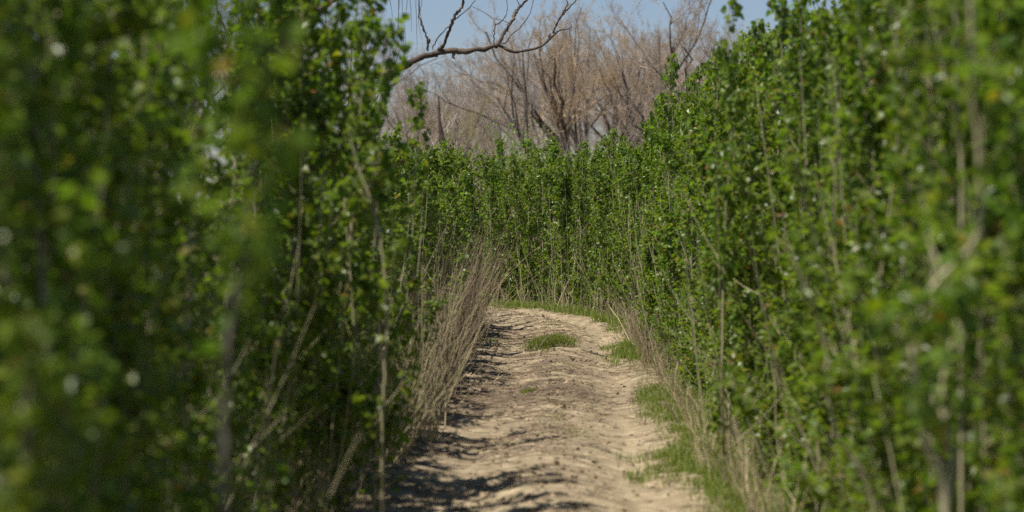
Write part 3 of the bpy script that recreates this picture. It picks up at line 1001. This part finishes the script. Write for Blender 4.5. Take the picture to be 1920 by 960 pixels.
gt = np.random.default_rng(42)
TREES = []
for v, (lean, nc, ang, dr) in enumerate([((0.0, 0), (10, 8, 7, 9, 4), (0.4, 0.95), 0.14),
                                         ((-0.35, 0.1), (9, 8, 7, 9, 4), (0.35, 0.9), 0.18),
                                         ((0.12, 0), (11, 7, 7, 9, 4), (0.3, 0.8), 0.12),
                                         ((-0.62, 0), (9, 7, 7, 9, 4), (0.35, 0.9), 0.25),
                                         ((0.05, 0.1), (12, 8, 7, 8, 4), (0.45, 1.0), 0.08)]):
    tr, cr = grow_tree(gt, 13.0, 0.33, lean, 5, nc, 0.25, ang, dr)
    ca = cr.arrays()
    kz = 13.0 / np.percentile(ca[0][:, 2], 97.5)
    tr.v = [a * kz for a in tr.v]
    TREES.append((tr.mesh("tree_trunk_%d" % v, M_BARK), (ca[0] * kz, ca[1], ca[2])))
_crown_cache = {}


def bare_tree(px, ytop, d, var, tint, label, group=None, pale=False, rz=0.0, sx=1.0, dy=0.0):
    p = at(px, ytop, d)
    key = (var, tint)
    if key not in _crown_cache:
        _crown_cache[key] = mesh_from("tree_crown_%d_%s" % key, *TREES[var][1], TWIG[tint])
    H = p[2] - 0.0
    e = empty("bare_tree", (p[0], d + dy, -0.1), label, "tree", group)
    sc = H / 13.0
    e.scale = (sc * sx, sc * sx, sc)
    e.rotation_euler = (0, 0, rz)
    t_ = link("trunk", TREES[var][0], e)
    if pale:
        t_.material_slots[0].link = 'OBJECT'; t_.material_slots[0].material = M_PALEBARK
    link("crown", _crown_cache[key], e)
    return e


# px is the foot of the trunk
bare_tree(1118, -10, 140, 1, "orange", "bare tree with a thick dark trunk leaning left, orange-brown twigs, centre of the wood")
bare_tree(1095, 60, 128, 3, "grey", "bare tree with a slender dark trunk leaning far left across the wood")
bare_tree(1270, -60, 118, 0, "pinkish", "tall bare forked tree standing above the wood against the sky, right of the gap")
bare_tree(1190, 25, 150, 3, "pinkish", "bare tree with a short dark leaning bole beside the right thicket's tip")
bare_tree(1150, 25, 160, 2, "orange", "bare tree with a rounded orange-brown crown behind the leaning trunks")
bare_tree(868, 185, 120, 0, "olive", "low bare willow with a yellow-green crown left of the sky notch")
bare_tree(836, 118, 135, 0, "pinkish", "bare tree with a pale broken bole beside the dark thin snag", pale=True, rz=1.0)
bare_tree(790, 110, 150, 2, "grey", "bare tree with close upright trunks at the left end of the wood", rz=2.0)
bare_tree(1010, 105, 175, 4, "grey", "grey bare tree with white bole showing between the leaning trunks", pale=True)
bare_tree(1330, 60, 150, 4, "pinkish", "pink-brown bare tree behind the slim sapling in the sky gap", rz=0.5)
bare_tree(1715, -40, 120, 0, "pinkish", "bare tree top showing in the sky gap near the upper right corner", rz=1.5)
bare_tree(475, -80, 110, 4, "grey", "bare tree seen through the gap in the upper left leaves", rz=0.7)
lefts = [(745, 130), (880, 125), (945, 150), (770, 135), (815, 115), (905, 165)]
for i_, (px, yt) in enumerate(lefts):
    bare_tree(px, yt, 175 + 9 * i_, (2, 0, 4, 1, 0, 2)[i_], ("pinkish", "grey", "pinkish", "orange", "pinkish", "grey")[i_],
              "thin bare tree in the left half of the wood, behind the dead limb", "thin bare trees behind the dead limb", rz=i_ * 1.1)
for i_, (px, yt) in enumerate([(1020, 75), (1060, 35), (1095, 25), (1140, 40), (1180, 40), (1215, 55), (1250, 50), (1300, 60), (1345, 60)]):
    bare_tree(px, yt, 180 + 7 * i_, (0, 4, 2, 0, 4, 2, 0, 1, 4)[i_], ("pinkish", "orange", "pinkish", "grey", "orange", "pinkish", "pinkish", "grey", "pinkish")[i_],
              "bare brown tree in the right half of the wood, twigs merging with its neighbours", "bare trees filling the right half of the wood", rz=i_ * 0.9 + 0.3)
for i_, px in enumerate([300, 370, 430, 560, 620, 1410, 1500, 1590, 1660, 1770, 1850]):
    bare_tree(px, 10 + 25 * (i_ % 3), 150 + 8 * (i_ % 4), i_ % 5, ("pinkish", "grey", "orange")[i_ % 3],
              "bare tree glimpsed between the leaves high in a thicket", "bare trees glimpsed through the thickets", rz=i_ * 0.8)
# far wood: one brown mass behind
def far_wood():
    geo = Geo()
    for i_ in range(20):
        v, t, q = TREES[(0, 2, 4)[i_ % 3]][1]
        px = 640 + i_ * 42 + gt.normal() * 12
        d_ = 255 + gt.uniform(-15, 15)
        yt = 150 + 25 * gt.random() if px < 960 else 105 + 25 * gt.random()
        p = at(px, yt, d_); sc = p[2] / 13.0
        a = gt.uniform(0, 6.28); c, s_ = math.cos(a) * sc, math.sin(a) * sc
        M = np.array([[c, -s_, 0], [s_, c, 0], [0, 0, sc]])
        geo.add2(v @ M.T + np.array([p[0], d_, 0]), t, q)
    # brushy understorey of thin shoots, filling the foot of the wood
    n = 15000
    d_ = gt.uniform(95, 240, n); px = gt.uniform(600, 1400, n)
    x = (px - 1065) * d_ / FPX
    H = gt.uniform(1.5, 5.5, n)
    k = 4; f = np.linspace(0, 1, k)[None, :, None]
    D = unit(np.stack([gt.normal(size=n) * 0.25, gt.normal(size=n) * 0.25, np.ones(n)], -1))
    P = np.stack([x, d_, np.zeros(n)], -1)[:, None] + H[:, None, None] * (D[:, None] * f + gt.normal(size=(n, 1, 3)) * 0.12 * f ** 2)
    tubes(geo, P, 0.010 * (1 - 0.6 * f[..., 0]) * np.ones((n, 1)), 3)
    tag(link("distant_woodland", geo.mesh("distant_woodland", TWIG["pinkish"])), "brown mass of leafless woodland behind the separate bare trees", "woodland", kind="stuff")


far_wood()

# dark thin snag
geo = Geo()
dd = 100
b_ = at(838, 290, dd); b_[2] = 0
pts = [at(842, 420, dd), at(836, 290, dd), at(828, 255, dd), at(824, 225, dd), at(822, 180, dd)]
pts[0][2] = 0
tube(geo, [p - b_ for p in pts], [0.12, 0.10, 0.11, 0.06, 0.03], 8, 16)
tube(geo, [at(826, 262, dd) - b_, at(829, 256, dd) - b_, at(832, 262, dd) - b_], [0.04, 0.14, 0.05], 8, 6)
o = link("dead_snag", geo.mesh("dead_snag", M_LIMB_UP)); o.location = tuple(b_)
tag(o, "thin almost black dead trunk with a dark knot left of the yellow-green willow", "dead tree")

# pale green leafing willow shrub beyond the far thicket
def green_shrub():
    d_ = 66; top = at(985, 222, d_)
    e = empty("leafing_shrub", (top[0], d_, 0), "small pale green shrub just coming into leaf above the far thicket's middle", "shrub")
    gs, gl = Geo(), Geo()
    n = 26; k = 6; f = np.linspace(0, 1, k)[None, :, None]
    D = unit(np.stack([gt.normal(size=n) * 0.16, gt.normal(size=n) * 0.16, np.ones(n)], -1))
    H = top[2] * gt.uniform(0.6, 1.03, n)
    P = H[:, None, None] * (D[:, None] * f + gt.normal(size=(n, 1, 3)) * 0.06 * f ** 2)
    tubes(gs, P, 0.016 * (1 - 0.8 * f[..., 0]) * np.ones((n, 1)), 4)
    m = 1500
    i_ = gt.integers(0, n, m); u = gt.uniform(0.4, 1, m) * (k - 1); a = np.clip(u.astype(int), 0, k - 2); fr = (u - a)[:, None]
    LP = P[i_, a] * (1 - fr) + P[i_, a + 1] * fr + gt.normal(size=(m, 3)) * 0.12
    put_leaves(gl, LP, gt.normal(size=(m, 3)), gt.normal(size=(m, 3)), gt.uniform(0.04, 0.08, m), True)
    mat = leaf_material("young_leaf", [(0, (0.14, 0.26, 0.06)), (1, (0.24, 0.36, 0.10))], (0.25, 0.35, 0.15), 0.5, 0.4)
    link("stem", gs.mesh("stem", TWIG["grey"]), e); link("foliage", gl.mesh("foliage", mat, False), e)


green_shrub()


# ------------------------------------------------------------------ the old tree whose dead limb hangs over the track
kg = np.random.default_rng(19)


def old_tree():
    d0 = 30.0
    root = np.array([-6.6, 30.6, -0.05])
    e = empty("overhanging_tree", tuple(root), "old leafless tree in the left thicket with a dark crooked limb reaching over the track", "tree")
    W = lambda px, py, dz=0.0: at(px, py, d0 + dz) - root
    g = Geo()
    tube(g, [(0, 0, 0), (0.05, 0, 1.2), (0.15, -0.05, 2.4), (0.2, -0.1, 3.6), (0.1, -0.1, 5.2), (0.0, 0.1, 7.2), (0.2, 0.2, 9.0)],
         [0.36, 0.27, 0.25, 0.22, 0.18, 0.13, 0.05], 12, 30)
    link("trunk", g.mesh("trunk", M_LIMB_UP), e)

    def limb(main, rad, subs, label=None, kmain=130):
        g = Geo()
        P, Rr = resample(np.array(main), np.array(rad), kmain)
        n = len(P)
        ar = np.arange(n)
        wob = np.stack([(fbm(ar * 0.16, np.full(n, 1.0 + c), 7 + c) - 0.5) * 0.07 + (vnoise(ar * 0.5, np.full(n, 3.0 + c), 27 + c) - 0.5) * 0.016 for c in range(3)], -1)
        P = P + (vnoise(ar * 0.11, np.zeros(n), 91)[:, None] - 0.5) * np.array([0, 0.03, 0.05]) + wob * np.clip(Rr[:, None] / 0.05, 0.2, 1)
        Rr = Rr * (0.46 + 0.22 * vnoise(ar * 0.3, np.zeros(n), 13) + 0.10 * vnoise(ar * 1.0, np.zeros(n), 14))
        tubes(g, P[None], Rr[None], 12)
        for sp, sr in subs:
            Q, q_ = resample(np.array(sp), np.array(sr), 5 * len(sp))
            Q[1:-1] += kg.normal(size=(len(Q) - 2, 3)) * np.clip(q_[1:-1, None] * 0.45, 0.0015, 0.009)
            tubes(g, Q[None], (q_ * 0.85 * kg.uniform(0.85, 1.15, len(Q)))[None], 7)
        o = link("limb", g.mesh("limb", M_LIMB), e)
        if label: o["label"] = label
        return P

    # the limb over the track
    main = [np.array([0.15, -0.05, 2.5]), np.array([1.6, -0.2, 2.75]), W(560, 172, 0.1), W(640, 152), W(715, 137), W(745, 128), W(770, 112), W(800, 100), W(835, 97), W(868, 97),
            W(900, 90), W(928, 89), W(950, 94), W(972, 97), W(1000, 91), W(1025, 76), W(1040, 65), W(1052, 58), W(1064, 58), W(1070, 54), W(1070, 47)]
    r = np.array([0.13, 0.105, 0.085, 0.075, 0.068, 0.062, 0.062, 0.064, 0.062, 0.052, 0.050, 0.042, 0.030, 0.028, 0.026, 0.025, 0.022, 0.014, 0.012, 0.010, 0.006])
    subs = [([W(802, 95), W(801, 75), W(797, 60), W(787, 35), W(785, 0), W(784, -40)], [0.018, 0.016, 0.014, 0.012, 0.009, 0.006]),
            ([W(803, 80), W(805, 72)], [0.018, 0.014]),
            ([W(797, 60), W(791, 40), W(788, 22), W(790, 10)], [0.004, 0.004, 0.003, 0.002]),
            ([W(820, 98, .0), W(834, 80, -.1), W(842, 55, -.2), W(852, 32, -.3), W(866, 12, -.35), W(872, -10, -.4)], [0.030, 0.025, 0.022, 0.023, 0.021, 0.018]),
            ([W(810, 92), W(818, 75), W(832, 58), W(845, 47)], [0.010, 0.010, 0.008, 0.006]),
            ([W(852, 38, -.3), W(868, 25, -.3), W(884, 10, -.3), W(896, -8, -.3)], [0.010, 0.008, 0.007, 0.004]),
            ([W(832, 90), W(834, 78)], [0.009, 0.006]),
            ([W(930, 88, .1), W(945, 62, .2), W(958, 42, .3), W(966, 24, .4), W(980, 8, .5), W(996, -12, .5)], [0.032, 0.027, 0.025, 0.025, 0.019, 0.012]),
            ([W(926, 86), W(926, 66), W(929, 48), W(938, 42), W(948, 30), W(951, 12), W(948, -10)], [0.012, 0.010, 0.010, 0.008, 0.007, 0.005, 0.004]),
            ([W(928, 50), W(924, 36), W(905, 22), W(885, 12)], [0.007, 0.005, 0.004, 0.003]),
            ([W(958, 45), W(940, 38), W(926, 35)], [0.005, 0.004, 0.003]),
            ([W(934, 82), W(950, 78), W(956, 68), W(976, 50), W(992, 28), W(1000, 0), W(1003, -20)], [0.011, 0.010, 0.008, 0.007, 0.006, 0.005, 0.004]),
            ([W(976, 12, .4), W(970, 0, .4), W(975, -20, .4)], [0.008, 0.006, 0.004]),
            ([W(1038, 64), W(1041, 50), W(1050, 34), W(1064, 18), W(1078, 3), W(1088, -12)], [0.019, 0.016, 0.013, 0.011, 0.008, 0.005]),
            ([W(1048, 38), W(1056, 22), W(1064, 8), W(1058, -6)], [0.010, 0.010, 0.009, 0.006]),
            ([W(850, 100), W(849, 106), W(853, 110)], [0.024, 0.018, 0.004]),
            ([W(815, 103), W(821, 107)], [0.02, 0.005]),
            ([W(735, 132), W(743, 112), W(750, 92)], [0.008, 0.006, 0.003]),
            ([W(720, 145), W(722, 165), W(723, 210)], [0.007, 0.006, 0.004]),
            ([W(722, 152), W(732, 142)], [0.005, 0.004]),
            ([W(1030, 70), W(1031, 63)], [0.02, 0.01])]
    limb(main, r, subs, "dark crooked leafless limb crossing the sky above the track")
    # the limb that climbs out of the frame, with its hanging twigs
    main2 = [np.array([0.18, -0.1, 3.2]), W(250, 175, 0.3), W(380, 125, 0.2), W(450, 98), W(520, 62), W(590, 22), W(680, -30), W(790, -70), W(850, -95)]
    r2 = np.array([0.16, 0.13, 0.115, 0.105, 0.095, 0.085, 0.06, 0.04, 0.02])
    subs2 = []
    gh = np.random.default_rng(8)
    for px, y1 in ((742, 110), (748, 70), (757, 108), (763, 92), (772, 60), (783, 92), (790, 75), (735, 50), (690, 90), (668, 60)):
        top = W(px + gh.uniform(-8, 8), -62)
        m1 = W(px + gh.uniform(-6, 6), -10, gh.uniform(-.2, .2)); m2 = W(px + gh.uniform(-6, 6), y1 * 0.5, gh.uniform(-.2, .2))
        subs2.append(([top, m1, m2, W(px + gh.uniform(-4, 4), y1)], [0.005, 0.0038, 0.003, 0.002]))
    for px in (430, 470, 500, 545, 575, 455, 520):
        subs2.append(([W(px, 90 - (px - 450) * 0.5), W(px + gh.uniform(-15, 25), 60 - (px - 450) * .3), W(px + gh.uniform(-30, 40), 0), W(px + gh.uniform(-30, 60), -60)], [0.016, 0.012, 0.009, 0.005]))
        subs2.append(([W(px, 95 - (px - 450) * 0.5), W(px + 12, 125), W(px + gh.uniform(10, 40), 150)], [0.006, 0.005, 0.003]))
    limb(main2, r2, subs2, "thick brown limb climbing out of the photo behind the upper left leaves")


old_tree()
